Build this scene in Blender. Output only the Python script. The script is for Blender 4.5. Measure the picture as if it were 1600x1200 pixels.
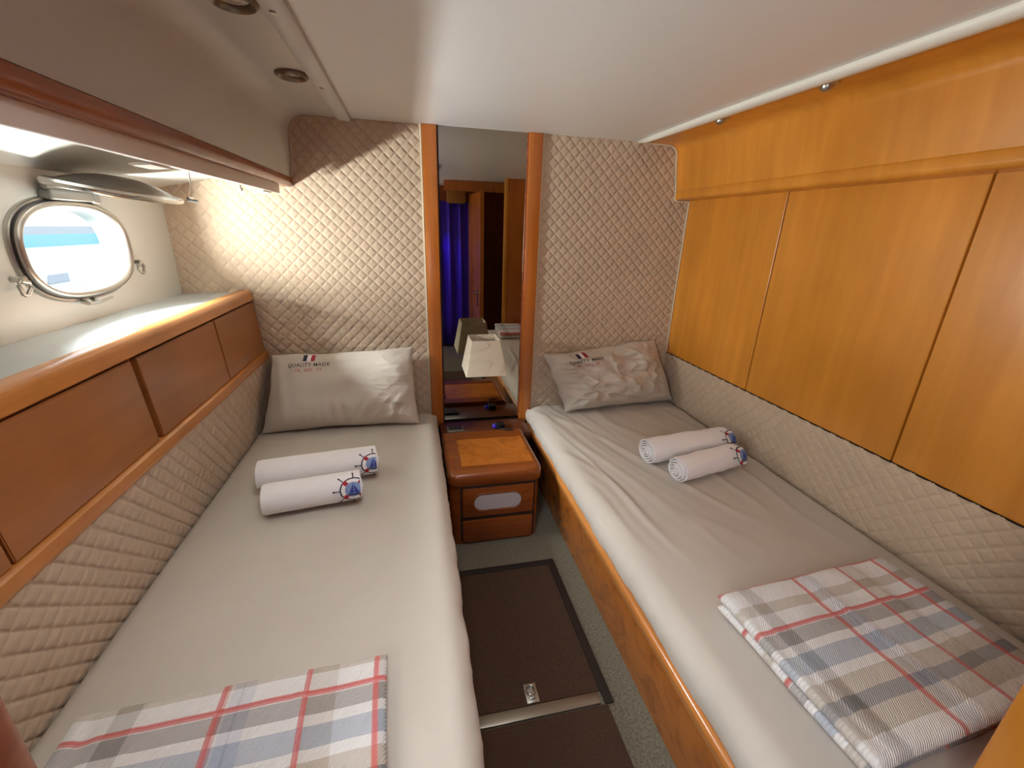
import bpy, bmesh, math, random
from mathutils import Vector, Matrix, noise
random.seed(7)
for o in list(bpy.data.objects): bpy.data.objects.remove(o)
SC = bpy.context.scene
COL = SC.collection
H = 1.22                      # eye height: all coordinates below are measured from the camera, floor at -H
PI = math.pi

# ------------------------------------------------------------------ camera
F = 679.45
yaw, pit, rol = 0.227891422, 0.341778431, -0.031282432
fw = Vector((math.sin(yaw)*math.cos(pit), math.cos(yaw)*math.cos(pit), -math.sin(pit)))
rt = Vector((math.cos(yaw), -math.sin(yaw), 0)); dn = fw.cross(rt)
rt, dn = math.cos(rol)*rt + math.sin(rol)*dn, -math.sin(rol)*rt + math.cos(rol)*dn
cam = bpy.data.cameras.new('camera'); cam.sensor_width = 36; cam.lens = 36*F/1600; cam.clip_start = .01
co = bpy.data.objects.new('camera', cam); COL.objects.link(co); SC.camera = co
co.matrix_world = Matrix(((rt.x, -dn.x, -fw.x, 0), (rt.y, -dn.y, -fw.y, 0), (rt.z, -dn.z, -fw.z, H), (0, 0, 0, 1)))

# ------------------------------------------------------------------ world, lights, exposure
w = bpy.data.worlds.new('sky'); SC.world = w; w.use_nodes = True
wn = w.node_tree.nodes; wl = w.node_tree.links
bgd = wn['Background']
wt = wn.new('ShaderNodeTexCoord'); wm = wn.new('ShaderNodeSeparateXYZ'); wr = wn.new('ShaderNodeValToRGB')
wl.new(wt.outputs['Generated'], wm.inputs[0]); wl.new(wm.outputs['Z'], wr.inputs['Fac'])
wr.color_ramp.elements[0].color = (.86, .93, 1, 1); wr.color_ramp.elements[1].color = (.45, .68, 1, 1)
wl.new(wr.outputs['Color'], bgd.inputs['Color']); bgd.inputs['Strength'].default_value = 3.0

def area(name, loc, target, sx, sy, power, color):
    l = bpy.data.lights.new(name, 'AREA'); l.shape = 'RECTANGLE'; l.size = sx; l.size_y = sy
    l.energy = power; l.color = color
    o = bpy.data.objects.new(name, l); COL.objects.link(o)
    p = Vector(loc) + Vector((0, 0, H)); t = Vector(target) + Vector((0, 0, H))
    o.location = p; o.rotation_euler = (t-p).to_track_quat('-Z', 'Y').to_euler()
    return o
area('porthole_glare', (-.964, 1.43, -.180), (-.40, 1.46, .02), .24, .036, 27, (1, .985, .955))     # sun off the water, low in the porthole
area('open_sky', (-1.60, 1.62, .46), (-.9, 1.47, -.06), 1.10, .30, 330, (.95, .97, 1))
hl = area('hatch_fill', (-.02, .64, .372), (-.02, .70, -1), .34, .34, 3.5, (.98, .99, 1))               # added fill light for the beds, below an invented hatch out of view
hl.data.spread = math.radians(115)
area('aft_fill', (-.50, -.42, -.10), (.75, 1.4, .02), .40, .60, 11, (1, .985, .96))  # added fill lamp behind the doorway, brightens the right side
SC.view_settings.view_transform = 'Standard'; SC.view_settings.look = 'None'
SC.view_settings.gamma = 1; SC.view_settings.use_curve_mapping = False
SC.view_settings.exposure = 0.0

# ------------------------------------------------------------------ materials
def srgb(r, g, b):
    f = lambda c: (c/255/12.92 if c/255 <= .04045 else ((c/255+.055)/1.055)**2.4)
    return (f(r), f(g), f(b), 1)
def mat(name, col, rough=.6, metal=0, coat=0, spec=.5, sheen=0):
    m = bpy.data.materials.new(name); m.use_nodes = True
    b = m.node_tree.nodes['Principled BSDF']
    b.inputs['Base Color'].default_value = col; b.inputs['Roughness'].default_value = rough
    b.inputs['Metallic'].default_value = metal; b.inputs['Coat Weight'].default_value = coat
    b.inputs['Coat Roughness'].default_value = .15
    b.inputs['Specular IOR Level'].default_value = spec; b.inputs['Sheen Weight'].default_value = sheen
    return m
class N:
    """tiny node helper"""
    def __init__(s, m): s.m = m; s.t = m.node_tree; s.b = s.t.nodes['Principled BSDF']
    def new(s, k, **kw):
        n = s.t.nodes.new(k)
        for a, v in kw.items(): setattr(n, a, v)
        return n
    def link(s, a, b): s.t.links.new(a, b)
    def coords(s, scale=(1, 1, 1), kind='Object', rot=(0, 0, 0)):
        tc = s.new('ShaderNodeTexCoord'); mp = s.new('ShaderNodeMapping')
        mp.inputs['Scale'].default_value = scale; mp.inputs['Rotation'].default_value = rot
        s.link(tc.outputs[kind], mp.inputs[0]); return mp.outputs[0]
    def noise(s, vec, scale, detail=4, rough=.55, dist=0):
        n = s.new('ShaderNodeTexNoise'); n.inputs['Scale'].default_value = scale
        n.inputs['Detail'].default_value = detail; n.inputs['Roughness'].default_value = rough
        n.inputs['Distortion'].default_value = dist
        s.link(vec, n.inputs['Vector']); return n.outputs['Fac']
    def ramp(s, fac, stops, mode='LINEAR'):
        r = s.new('ShaderNodeValToRGB'); r.color_ramp.interpolation = mode
        e = r.color_ramp.elements
        e[0].position, e[0].color = stops[0]; e[1].position, e[1].color = stops[-1]
        for p, c in stops[1:-1]:
            x = e.new(p); x.color = c
        s.link(fac, r.inputs[0]); return r.outputs[0]
    def mix(s, fac, a, b, mode='MIX'):
        n = s.new('ShaderNodeMix', data_type='RGBA', blend_type=mode)
        for i, v in ((0, fac), (6, a), (7, b)):
            if hasattr(v, 'links') or isinstance(v, bpy.types.NodeSocket): s.link(v, n.inputs[i])
            else: n.inputs[i].default_value = v
        return n.outputs[2]
    def math(s, op, a, b=0):
        n = s.new('ShaderNodeMath', operation=op)
        for i, v in ((0, a), (1, b)):
            if isinstance(v, bpy.types.NodeSocket): s.link(v, n.inputs[i])
            else: n.inputs[i].default_value = v
        return n.outputs[0]
    def color(s, c): s.link(c, s.b.inputs['Base Color'])
    def bump(s, h, strength=.2, dist=.002):
        n = s.new('ShaderNodeBump'); n.inputs['Strength'].default_value = strength; n.inputs['Distance'].default_value = dist
        s.link(h, n.inputs['Height']); s.link(n.outputs[0], s.b.inputs['Normal'])

def wood(name, dark, light, scale, rough=.28, blotch=3.0):
    m = mat(name, light, rough, coat=.25); n = N(m)
    g = n.noise(n.coords(scale), 1.0, 6, .6, .3)
    c = n.ramp(g, [(.30, dark), (.72, light)])
    bl = n.noise(n.coords((blotch, blotch, blotch*.6)), 1.0, 3, .5)
    bl = n.ramp(bl, [(.3, (.78, .75, .68, 1)), (.7, (1.12, 1.12, 1.15, 1))])
    n.color(n.mix(1, c, bl, 'MULTIPLY')); n.bump(g, .05, .001)
    return m
W_PANEL = wood('honey_veneer', srgb(204, 132, 40), srgb(222, 150, 54), (20, 20, 1.3))
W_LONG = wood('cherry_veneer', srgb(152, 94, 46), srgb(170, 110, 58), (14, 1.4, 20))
W_TRIM = wood('cherry_solid', srgb(180, 112, 50), srgb(206, 140, 74), (30, 1.5, 30), .25)
W_RED = wood('red_cherry_solid', srgb(132, 66, 34), srgb(166, 92, 50), (30, 1.5, 30), .25)
W_UP = wood('cherry_upright', srgb(172, 96, 34), srgb(196, 118, 48), (30, 30, 1.5), .25)
W_NIGHT = wood('nightstand_cherry', srgb(112, 56, 20), srgb(138, 74, 28), (3, 30, 30), .22)
W_DARK = wood('dark_cherry', srgb(74, 34, 16), srgb(96, 48, 22), (3, 30, 30), .35)
def burl(name, dark, light):
    m = mat(name, light, .25, coat=.3); n = N(m)
    v = n.coords((9, 9, 9)); a = n.noise(v, 1, 8, .65, 1.6)
    c = n.ramp(a, [(.28, dark), (.55, light), (.8, light)])
    k = n.noise(n.coords((16, 16, 16)), 1, 3, .5, 2.5)
    kk = n.ramp(k, [(.22, (.35, .22, .15, 1)), (.31, (1, 1, 1, 1))])
    n.color(n.mix(1, c, kk, 'MULTIPLY')); return m
BURL = burl('burl_veneer', srgb(134, 72, 24), srgb(168, 98, 34))

HULL = mat('white_gelcoat', srgb(216, 217, 210), .32); n = N(HULL); n.bump(n.noise(n.coords((9, 9, 9)), 1, 3), .04, .004)
CEIL = mat('ceiling_vinyl', srgb(224, 224, 221), .36); n = N(CEIL)
n.bump(n.noise(n.coords((3, 8, 3)), 1, 3, .5, .6), .18, .01)
SOFFIT = mat('soffit_vinyl', srgb(200, 198, 192), .42); n = N(SOFFIT); n.bump(n.noise(n.coords((6, 6, 6)), 1, 2), .05, .005)
PELMET = mat('pelmet_fabric', srgb(232, 223, 212), .8)
SHELF = mat('grey_white_laminate', srgb(178, 184, 184), .25)
TRIMW = mat('white_trim', srgb(228, 226, 214), .4)
def fabric(name, col, var=.06, rough=.85, bumpy=.25, scale=700, sheen=.15):
    m = mat(name, col, rough, spec=.25, sheen=sheen); n = N(m)
    a = n.noise(n.coords((6, 6, 6)), 1, 4)
    lo = tuple(c*(1-var) for c in col[:3])+(1,); hi = tuple(min(1, c*(1+var)) for c in col[:3])+(1,)
    n.color(n.ramp(a, [(.3, lo), (.7, hi)]))
    n.bump(n.noise(n.coords((scale,)*3), 1, 2), bumpy, .0006)
    return m
QUILT = fabric('quilted_beige', srgb(198, 178, 154), .04, .7, .2, 900)
PIPE = mat('cream_piping', srgb(214, 200, 172), .6)
SHEET = fabric('taupe_sheet', srgb(198, 190, 178), .03, .62, .15, 900, .1)
PILLOWC = fabric('taupe_pillowcase', srgb(200, 191, 178), .03, .7, .15, 900, .1)
TERRY = fabric('white_terry', srgb(244, 242, 242), .02, .95, .7, 900, .3)
CARPET = fabric('grey_carpet', srgb(128, 126, 106), .05, 1, .9, 260)
n = N(CARPET); q = n.noise(n.coords((150,)*3), 1, 3, .8); n.color(n.ramp(q, [(.3, srgb(80, 76, 63)), (.7, srgb(132, 126, 108))]))
BROWN = fabric('brown_carpet', srgb(84, 62, 46), .05, 1, .8, 300)
n = N(BROWN); q = n.noise(n.coords((220,)*3), 1, 3, .8); n.color(n.ramp(q, [(.3, srgb(54, 38, 27)), (.7, srgb(80, 59, 44))]))
RUBBER = mat('black_rubber', srgb(30, 22, 18), .6)
ALU = mat('worn_aluminium', srgb(150, 142, 128), .38, .85)
CHROME = mat('polished_steel', srgb(200, 200, 198), .14, 1)
SATIN = mat('satin_steel', srgb(186, 184, 178), .34, 1)
DOMEG = mat('grey_dome', srgb(128, 126, 120), .3, .35)
DARK = mat('dark_recess', srgb(38, 20, 12), .7)
BLACKP = mat('black_plastic', srgb(18, 18, 20), .35)
MIRROR = mat('mirror_silver', srgb(172, 165, 152), .015, 1)
SHADE = fabric('cream_lampshade', srgb(226, 216, 192), .03, .85, .3, 700)
n = N(SHADE); q = n.noise(n.coords((7, 7, 9)), 1, 3, .5, 1.2); n.color(n.ramp(q, [(.40, srgb(226, 216, 192)), (.485, srgb(224, 214, 190)), (.50, srgb(198, 188, 168)), (.515, srgb(224, 214, 190)), (.7, srgb(230, 220, 198))]))
AGED = mat('aged_steel', srgb(128, 120, 108), .28, 1)
LENS = mat('frosted_lens', srgb(190, 184, 170), .25)
PILL = mat('grey_lilac_plastic', srgb(176, 170, 172), .35)
BLUELED = mat('blue_led', srgb(48, 34, 150), .4)
BLUELED.node_tree.nodes['Principled BSDF'].inputs['Emission Color'].default_value = srgb(50, 30, 240)
BLUELED.node_tree.nodes['Principled BSDF'].inputs['Emission Strength'].default_value = .06
CURT = fabric('violet_curtain', srgb(66, 40, 190), .08, .55, .3, 500)
YELLOW = mat('ochre_valance', srgb(150, 104, 40), .8)
NAVY = mat('navy_thread', srgb(34, 32, 58), .8); REDT = mat('red_thread', srgb(160, 28, 46), .8)
BLUET = mat('blue_thread', srgb(58, 74, 150), .8); LBLUE = mat('pale_blue_thread', srgb(130, 152, 196), .8)
WHITET = mat('white_thread', srgb(240, 238, 236), .8); GREYT = mat('charcoal_print', srgb(58, 54, 52), .8)
REDP = mat('faded_red_print', srgb(176, 92, 84), .8)
BOATW = mat('boat_white', srgb(235, 235, 232), .4); BOATB = mat('boat_blue', srgb(116, 178, 228), .4); BOATG = mat('boat_grey', srgb(160, 164, 168), .5)
WATER = mat('harbour_water', srgb(60, 100, 110), .1)
GLASS = bpy.data.materials.new('window_glass'); GLASS.use_nodes = True
t = GLASS.node_tree; t.nodes.remove(t.nodes['Principled BSDF'])
a = t.nodes.new('ShaderNodeBsdfTransparent'); b = t.nodes.new('ShaderNodeBsdfGlossy'); c = t.nodes.new('ShaderNodeMixShader')
a.inputs[0].default_value = (.97, .985, .98, 1); b.inputs['Roughness'].default_value = .02; c.inputs[0].default_value = .05
t.links.new(a.outputs[0], c.inputs[1]); t.links.new(b.outputs[0], c.inputs[2]); t.links.new(c.outputs[0], t.nodes['Material Output'].inputs[0])

# plaid: U,V are metres on the cloth
PLAID = mat('plaid_cotton', (1, 1, 1, 1), .9, spec=.2, sheen=.2); n = N(PLAID)
uv = n.new('ShaderNodeUVMap'); sp = n.new('ShaderNodeSeparateXYZ'); n.link(uv.outputs[0], sp.inputs[0])
WHT = srgb(242, 241, 238); GRY = srgb(158, 154, 150); DGR = srgb(118, 116, 117); BLU = srgb(170, 182, 196); BEI = srgb(200, 189, 172); RED = srgb(214, 104, 98); PBL = srgb(205, 212, 228)
def stripes(sock, lo, hi, base, bands):
    f = n.math('DIVIDE', n.math('SUBTRACT', sock, lo), hi-lo)
    st = [(0.0, base)]; 
    for a0, a1, c in sorted(bands): st += [((a0-lo)/(hi-lo), c), ((a1-lo)/(hi-lo), base)]
    out = []
    for i, s_ in enumerate(st):                     # adjoining bands: keep the later colour
        if i+1 < len(st) and abs(st[i+1][0]-s_[0]) < 1e-4: continue
        out.append(s_)
    return n.ramp(f, out, 'CONSTANT')
along = stripes(sp.outputs[0], -.6, .6, WHT, [(-.165, -.13, GRY), (-.004, .005, RED), (.012, .024, PBL), (.024, .030, BLU), (.030, .05, PBL), (.136, .145, RED), (.145, .19, BEI), (.256, .265, RED), (.265, .31, GRY), (-.36, -.30, BEI), (-.43, -.42, RED)])
across = stripes(sp.outputs[1], -.8, .8, WHT, [(.035, .06, BEI), (.110, .116, RED), (-.004, .004, RED), (-.04, -.008, GRY), (-.095, -.06, BLU), (-.145, -.115, BEI), (-.17, -.145, DGR), (-.21, -.17, BEI), (-.30, -.25, BEI), (-.36, -.35, RED), (-.42, -.37, BLU)])
pl = n.mix(.5, along, across)
mul = n.mix(1, along, across, 'MULTIPLY')
base = n.mix(.12, n.mix(.34, across, along), mul)
# the coral threads stay saturated
def isred(sock, vals):
    r = None
    for v in vals:
        d = n.math('LESS_THAN', n.math('ABSOLUTE', n.math('SUBTRACT', sock, v)), .0045)
        r = d if r is None else n.math('MAXIMUM', r, d)
    return r
rm = n.math('MAXIMUM', isred(sp.outputs[0], (.0, .14, .26, -.425)), isred(sp.outputs[1], (.113, 0., -.355)))
base = n.mix(n.math('MULTIPLY', rm, .75), base, RED)
mp = n.new('ShaderNodeMapping'); mp.inputs['Rotation'].default_value = (0, 0, .6); n.link(uv.outputs[0], mp.inputs[0])
wv = n.new('ShaderNodeTexWave'); wv.inputs['Scale'].default_value = 78; wv.inputs['Distortion'].default_value = 1.5; wv.inputs['Detail'].default_value = 1
n.link(mp.outputs[0], wv.inputs['Vector'])
n.color(n.mix(n.math('MULTIPLY', wv.outputs['Fac'], .20), base, (.55, .53, .50, 1), 'MULTIPLY')); n.bump(wv.outputs['Fac'], .6, .002)

# ------------------------------------------------------------------ building helpers
UNION = {}
def tag(o, label=None, cat=None, group=None, kind=None):
    if label: o['label'] = label
    if cat: o['category'] = cat
    if group: o['group'] = group
    if kind: o['kind'] = kind
    return o
def empty(name, base, label, cat, group=None, kind=None):
    o = bpy.data.objects.new(name, None); COL.objects.link(o); o.empty_display_size = .05
    o.location = (base[0], base[1], base[2]+H); UNION[o.name] = Vector(base)
    return tag(o, label, cat, group, kind)
def obj(name, geo, m, parent=None, smooth=None, uvs=None, kind=None):
    """geo = (verts, faces[, material index per face]); vertices in eye coordinates"""
    vs, fs = geo[0], geo[1]
    if parent is None:
        xs = [v[0] for v in vs]; ys = [v[1] for v in vs]; zs = [v[2] for v in vs]
        base = Vector(((min(xs)+max(xs))/2, (min(ys)+max(ys))/2, min(zs)))
    else: base = UNION[parent.name]
    me = bpy.data.meshes.new(name)
    me.from_pydata([(v[0]-base[0], v[1]-base[1], v[2]-base[2]) for v in vs], [], fs)
    for mm in (m if isinstance(m, (list, tuple)) else [m]): me.materials.append(mm)
    if len(geo) > 2 and geo[2]: me.polygons.foreach_set('material_index', geo[2])
    bm = bmesh.new(); bm.from_mesh(me); bmesh.ops.recalc_face_normals(bm, faces=bm.faces); bm.to_mesh(me); bm.free()
    if uvs:
        l = me.uv_layers.new(name='UVMap')
        for lp in me.loops: l.data[lp.index].uv = uvs[lp.vertex_index]
    if smooth is not None:
        me.shade_smooth()
        if smooth < 179: me.set_sharp_from_angle(angle=math.radians(smooth))
    me.update()
    o = bpy.data.objects.new(name, me); COL.objects.link(o); UNION[o.name] = Vector(base)
    if parent is None: o.location = (base.x, base.y, base.z+H)
    else: o.parent = parent
    if kind: o['kind'] = kind
    return o
def join(*gs):
    V, Fc, M = [], [], []
    for g in gs:
        k = len(V); V += list(g[0]); Fc += [tuple(i+k for i in f) for f in g[1]]
        M += list(g[2]) if len(g) > 2 and g[2] else [0]*len(g[1])
    return V, Fc, M
def setmat(g, i): return g[0], g[1], [i]*len(g[1])
def box(x0, x1, y0, y1, z0, z1, bev=0, seg=2):
    bm = bmesh.new(); bmesh.ops.create_cube(bm, size=1)
    for v in bm.verts: v.co = Vector(((x0+x1)/2+v.co.x*(x1-x0), (y0+y1)/2+v.co.y*(y1-y0), (z0+z1)/2+v.co.z*(z1-z0)))
    if bev: bmesh.ops.bevel(bm, geom=list(bm.edges), offset=bev, segments=seg, affect='EDGES', profile=.5)
    bm.verts.index_update()
    r = [tuple(v.co) for v in bm.verts], [tuple(v.index for v in f.verts) for f in bm.faces]; bm.free(); return r
def prism_y(pts, y0, y1):
    """closed XZ outline swept along Y"""
    k = len(pts); V = [(x, y0, z) for x, z in pts]+[(x, y1, z) for x, z in pts]
    Fc = [(i, (i+1) % k, k+(i+1) % k, k+i) for i in range(k)]+[tuple(range(k)), tuple(range(2*k-1, k-1, -1))]
    return V, Fc
def prism_z(pts, z0, z1):
    k = len(pts); V = [(x, y, z0) for x, y in pts]+[(x, y, z1) for x, y in pts]
    return V, [(i, (i+1) % k, k+(i+1) % k, k+i) for i in range(k)]+[tuple(range(k)), tuple(range(2*k-1, k-1, -1))]
def prism_ny(pts, y0, y1): return prism_y(pts, y0, y1)
def arc(cx, cz, r, a0, a1, k=6): return [(cx+r*math.cos(math.radians(a0+(a1-a0)*i/k)), cz+r*math.sin(math.radians(a0+(a1-a0)*i/k))) for i in range(k+1)]
def tube(path, r, seg=8, closed=False):
    P = [Vector(p) for p in path]; V, Fc = [], []; k = len(P)
    up = Vector((.123, .345, .93)).normalized()
    for i, p in enumerate(P):
        a = P[i-1] if (i or closed) else p; b = P[(i+1) % k] if (i < k-1 or closed) else p
        t_ = (b-a).normalized(); s = t_.cross(up).normalized(); q = s.cross(t_)
        rr = r[i] if isinstance(r, (list, tuple)) else r
        for j in range(seg):
            an = 2*PI*j/seg; V.append(tuple(p+s*math.cos(an)*rr+q*math.sin(an)*rr))
    for i in range(k if closed else k-1):
        for j in range(seg):
            Fc.append((i*seg+j, i*seg+(j+1) % seg, ((i+1) % k)*seg+(j+1) % seg, ((i+1) % k)*seg+j))
    if not closed: Fc += [tuple(range(seg)), tuple(range((k-1)*seg, k*seg))]
    return V, Fc
def lathe(c, prof, seg=32, axis='z'):
    """prof = [(r, h)]; first/last radius 0 closes"""
    V, Fc = [], []
    for r, h in prof:
        for j in range(seg):
            a = 2*PI*j/seg; V.append((c[0]+r*math.cos(a), c[1]+r*math.sin(a), c[2]+h))
    for i in range(len(prof)-1):
        for j in range(seg): Fc.append((i*seg+j, i*seg+(j+1) % seg, (i+1)*seg+(j+1) % seg, (i+1)*seg+j))
    if prof[0][0] > 0: Fc.append(tuple(range(seg)))
    if prof[-1][0] > 0: Fc.append(tuple(range((len(prof)-1)*seg, len(prof)*seg)))
    return V, Fc
def grid(fn, nu, nv, flip=False):
    V = [tuple(fn(i/nu, j/nv)) for j in range(nv+1) for i in range(nu+1)]
    Fc = [(j*(nu+1)+i, j*(nu+1)+i+1, (j+1)*(nu+1)+i+1, (j+1)*(nu+1)+i) for j in range(nv) for i in range(nu)]
    return V, Fc
def nz(x, y, z=0): return noise.noise(Vector((x, y, z)))
def ridge(x, y, z=0): return 1-abs(2*nz(x, y, z))

def quilt(name, parent, o, u, v, U, Vv, P=.048, amp=.0046, ph=(0, 0)):
    """diamond-quilted padded sheet: o corner, u/v unit vectors, facing u x v"""
    o, u, v = Vector(o), Vector(u).normalized(), Vector(v).normalized(); nn = u.cross(v).normalized()
    Q = 12; s = P/Q; nu, nv = math.ceil(U/s), math.ceil(Vv/s); a, b = ph
    def tri(k): k %= Q; return (k if k <= Q/2 else Q-k)/(Q/2)
    V, Fc = [], []
    for j in range(nv+1):
        for i in range(nu+1):
            d = min(tri(i+a+j+b), tri(i+a-j-b))
            V.append(tuple(o+u*min(i*s, U)+v*min(j*s, Vv)+nn*(amp*(1-(1-d)**4.6))))
    for j in range(nv):
        for i in range(nu):
            A = j*(nu+1)+i; B = A+1; D = A+nu+1; E_ = D+1
            if (i+a-j-b) % Q == 0 or ((i+a+j+b+1) % Q != 0 and ((i+a-j-b) % Q < Q/2)): Fc += [(A, B, E_), (A, E_, D)]
            else: Fc += [(A, B, D), (B, E_, D)]
    return obj(name, (V, Fc), QUILT, parent, 179)

# ================================================================== SETTING
YB = 2.0; ZF = -1.22; ZC = .382; YD = -.66
fl = obj('floor', box(-.95, 1.40, YD-.1, YB+.05, ZF-.06, ZF), CARPET); tag(fl, 'grey-green speckled carpet floor of the cabin', None, None, 'structure')

# ceiling: flat vinyl headliner, coved soffit on the left, veneer strip on the right
ce = empty('ceiling', (0, 1, ZC), 'off-white vinyl headliner with coved left side', None, None, 'structure')
V, Fc = grid(lambda u_, v_: (-.20+1.25*u_, YD+(YB+.02-YD)*v_, ZC+.002-.010*math.sin(PI*u_)*0-.0), 4, 8)
obj('headliner', box(-.22, 1.06, YD-.1, YB+.02, ZC, ZC+.05), CEIL, ce)
prof = [(-.20, ZC+.0), (-.36, ZC-.002)]+arc(-.365, ZC-.067, .065, 90, 180, 8)+[(-.434, .24), (-.444, .166), (-.52, .166), (-.98, .166), (-.98, .45), (-.20, .45)]
obj('soffit', prism_y(prof, .20, YB), SOFFIT, ce, 35)
obj('veneer_strip', box(1.03, 1.34, .20, YB, ZC, ZC+.05), W_PANEL, ce)
# recess lining above the shelf
V, Fc = [], []
cs = [(-.93, .095)]+[(-.93+.03*i/4+0, .095+.012*i/4) for i in range(1, 5)]+[(-.80, .128), (-.70, .150), (-.58, .160), (-.446, .163)]
prof = cs+[(-.446, .17), (-.93, .17)]
obj('recess_lining', prism_y(prof, .20, YB), HULL, ce, 40)
tr = empty('trim_1', (-.225, 1, ZC-.02), 'white ceiling batten with screw heads beside the left downlights', None, None, 'structure')
obj('batten', prism_y([(-.255, ZC+.01), (-.255, ZC-.004), (-.248, ZC-.010), (-.212, ZC-.014), (-.203, ZC-.010), (-.200, ZC+.01)], .15, YB-.006), SOFFIT, tr, 40)
for y in (1.565, 1.075, .58):
    obj('screw', lathe((-.232, y, ZC-.0155), [(0, 0), (.005, .0005), (.0065, .003), (.0065, .006)], 12), SATIN, tr, 40)
tr = empty('trim_2', (1.02, 1, ZC-.02), 'long white ceiling trim where the headliner meets the veneer', None, None, 'structure')
V, Fc = [], []; ns = 10
for j in range(21):
    y = YB-.004-(YB-.204)*j/20; cx = 1.003+.028*min(1, j/14); hw = (.006+.018*min(1, j/5)); 
    for i in range(ns):
        a = 2*PI*i/ns; V.append((cx+hw*math.cos(a), y, ZC-.004+(.014 if j else .006)*math.sin(a)))
Fc = [(j*ns+i, j*ns+(i+1) % ns, (j+1)*ns+(i+1) % ns, (j+1)*ns+i) for j in range(20) for i in range(ns)]+[tuple(range(ns)), tuple(range(20*ns, 21*ns))]
obj('moulding', (V, Fc), TRIMW, tr, 179)
for y in (1.60, .86): obj('screw', lathe((1.024, y, ZC-.016), [(0, 0), (.004, .0005), (.0055, .003), (.0055, .006)], 10), CHROME, tr, 40)

h2 = empty('added_hatch', (0, .52, ZC-.02), 'added frosted hatch in the headliner above the viewer, unseen, for the fill light', None, None, 'structure')  # invented hatch, out of view, added to go with the overhead fill lamp
obj('added_hatch_frame', join(box(-.195, -.175, .445, .835, ZC-.016, ZC+.002, .004), box(.175, .195, .445, .835, ZC-.016, ZC+.002, .004), box(-.175, .175, .445, .465, ZC-.016, ZC+.002, .004), box(-.175, .175, .815, .835, ZC-.016, ZC+.002, .004)), TRIMW, h2, 40)
obj('added_hatch_pane', box(-.175, .175, .465, .815, ZC-.004, ZC+.001), LENS, h2)
# wood rail and pelmet under the soffit
tr = empty('trim_3', (-.45, 1, .13), 'reddish wooden rail along the bottom edge of the left soffit', None, None, 'structure')
obj('rail', prism_y([(-.447, .166), (-.440, .163), (-.438, .152)]+arc(-.452, .144, .015, 0, -90, 5)+[(-.470, .129), (-.470, .166)], .20, YB-.002), W_RED, tr, 35)
tr = empty('trim_4', (-.465, 1, .10), 'pale pelmet strip below the reddish wooden rail', None, None, 'structure')
obj('pelmet', box(-.470, -.456, .20, 1.87, .098, .131, .003), PELMET, tr, 40)
for y0, y1 in ((1.03, 1.10), (1.71, 1.80)): obj('bracket', prism_y([(-.468, .099), (-.468, .094), (-.500, .091), (-.506, .094), (-.500, .096)], y0, y1), TRIMW, tr)
obj('hook', tube([(-.47, 1.50, .10), (-.47, 1.50, .088), (-.47, 1.505, .083), (-.47, 1.512, .088)], .004, 8), TRIMW, tr, 60)

# ---- left hull wall with the porthole cut out
PC = (1.485, -.088); PA, PB = .222, .131; PN = 2.55
def oblong(k, d=0, a=PA, b=PB, nn=PN):
    out = []
    for i in range(k):
        t_ = 2*PI*i/k; c, s = math.cos(t_), math.sin(t_)
        out.append(((a+d)*math.copysign(abs(c)**(2/nn), c), (b+d)*math.copysign(abs(s)**(2/nn), s)))
    return out
wlft = empty('wall_left', (-.92, 1, ZF), 'white hull side around the porthole', None, None, 'structure')
K = 64; inner = oblong(K, -.008); y0, y1, z0, z1 = .20, YB+.02, ZF, .19
V = []; Fc = []
for (dy, dz) in inner: V.append((-.90, PC[0]+dy, PC[1]+dz))
for (dy, dz) in inner: V.append((-.955, PC[0]+dy*1.05, PC[1]+dz*1.05))
def to_rect(dy, dz):
    sc = 1e9
    if dy > 1e-9: sc = min(sc, (y1-PC[0])/dy)
    if dy < -1e-9: sc = min(sc, (y0-PC[0])/dy)
    if dz > 1e-9: sc = min(sc, (z1-PC[1])/dz)
    if dz < -1e-9: sc = min(sc, (z0-PC[1])/dz)
    return (PC[0]+dy*sc, PC[1]+dz*sc)
for (dy, dz) in inner: p = to_rect(dy, dz); V.append((-.90, p[0], p[1]))
for (dy, dz) in inner: p = to_rect(dy, dz); V.append((-.955, p[0], p[1]))
for i in range(K):
    j = (i+1) % K
    Fc += [(i, j, 2*K+j, 2*K+i), (i, j, K+j, K+i), (K+i, K+j, 3*K+j, 3*K+i)]
for (cy, cz) in ((y0, z0), (y1, z0), (y1, z1), (y0, z1)):           # fill the four corners between neighbours that straddle them
    for off, xx in ((2*K, -.90), (3*K, -.955)):
        for i in range(K):
            a_, b_ = V[off+i], V[off+(i+1) % K]
            if abs(a_[1]-b_[1]) > 1e-6 and abs(a_[2]-b_[2]) > 1e-6 and min(abs(a_[1]-cy), abs(b_[1]-cy)) < 1e-6 and min(abs(a_[2]-cz), abs(b_[2]-cz)) < 1e-6:
                V.append((xx, cy, cz)); Fc.append((off+i, off+(i+1) % K, len(V)-1))
obj('hull_side', (V, Fc), HULL, wlft)

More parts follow.
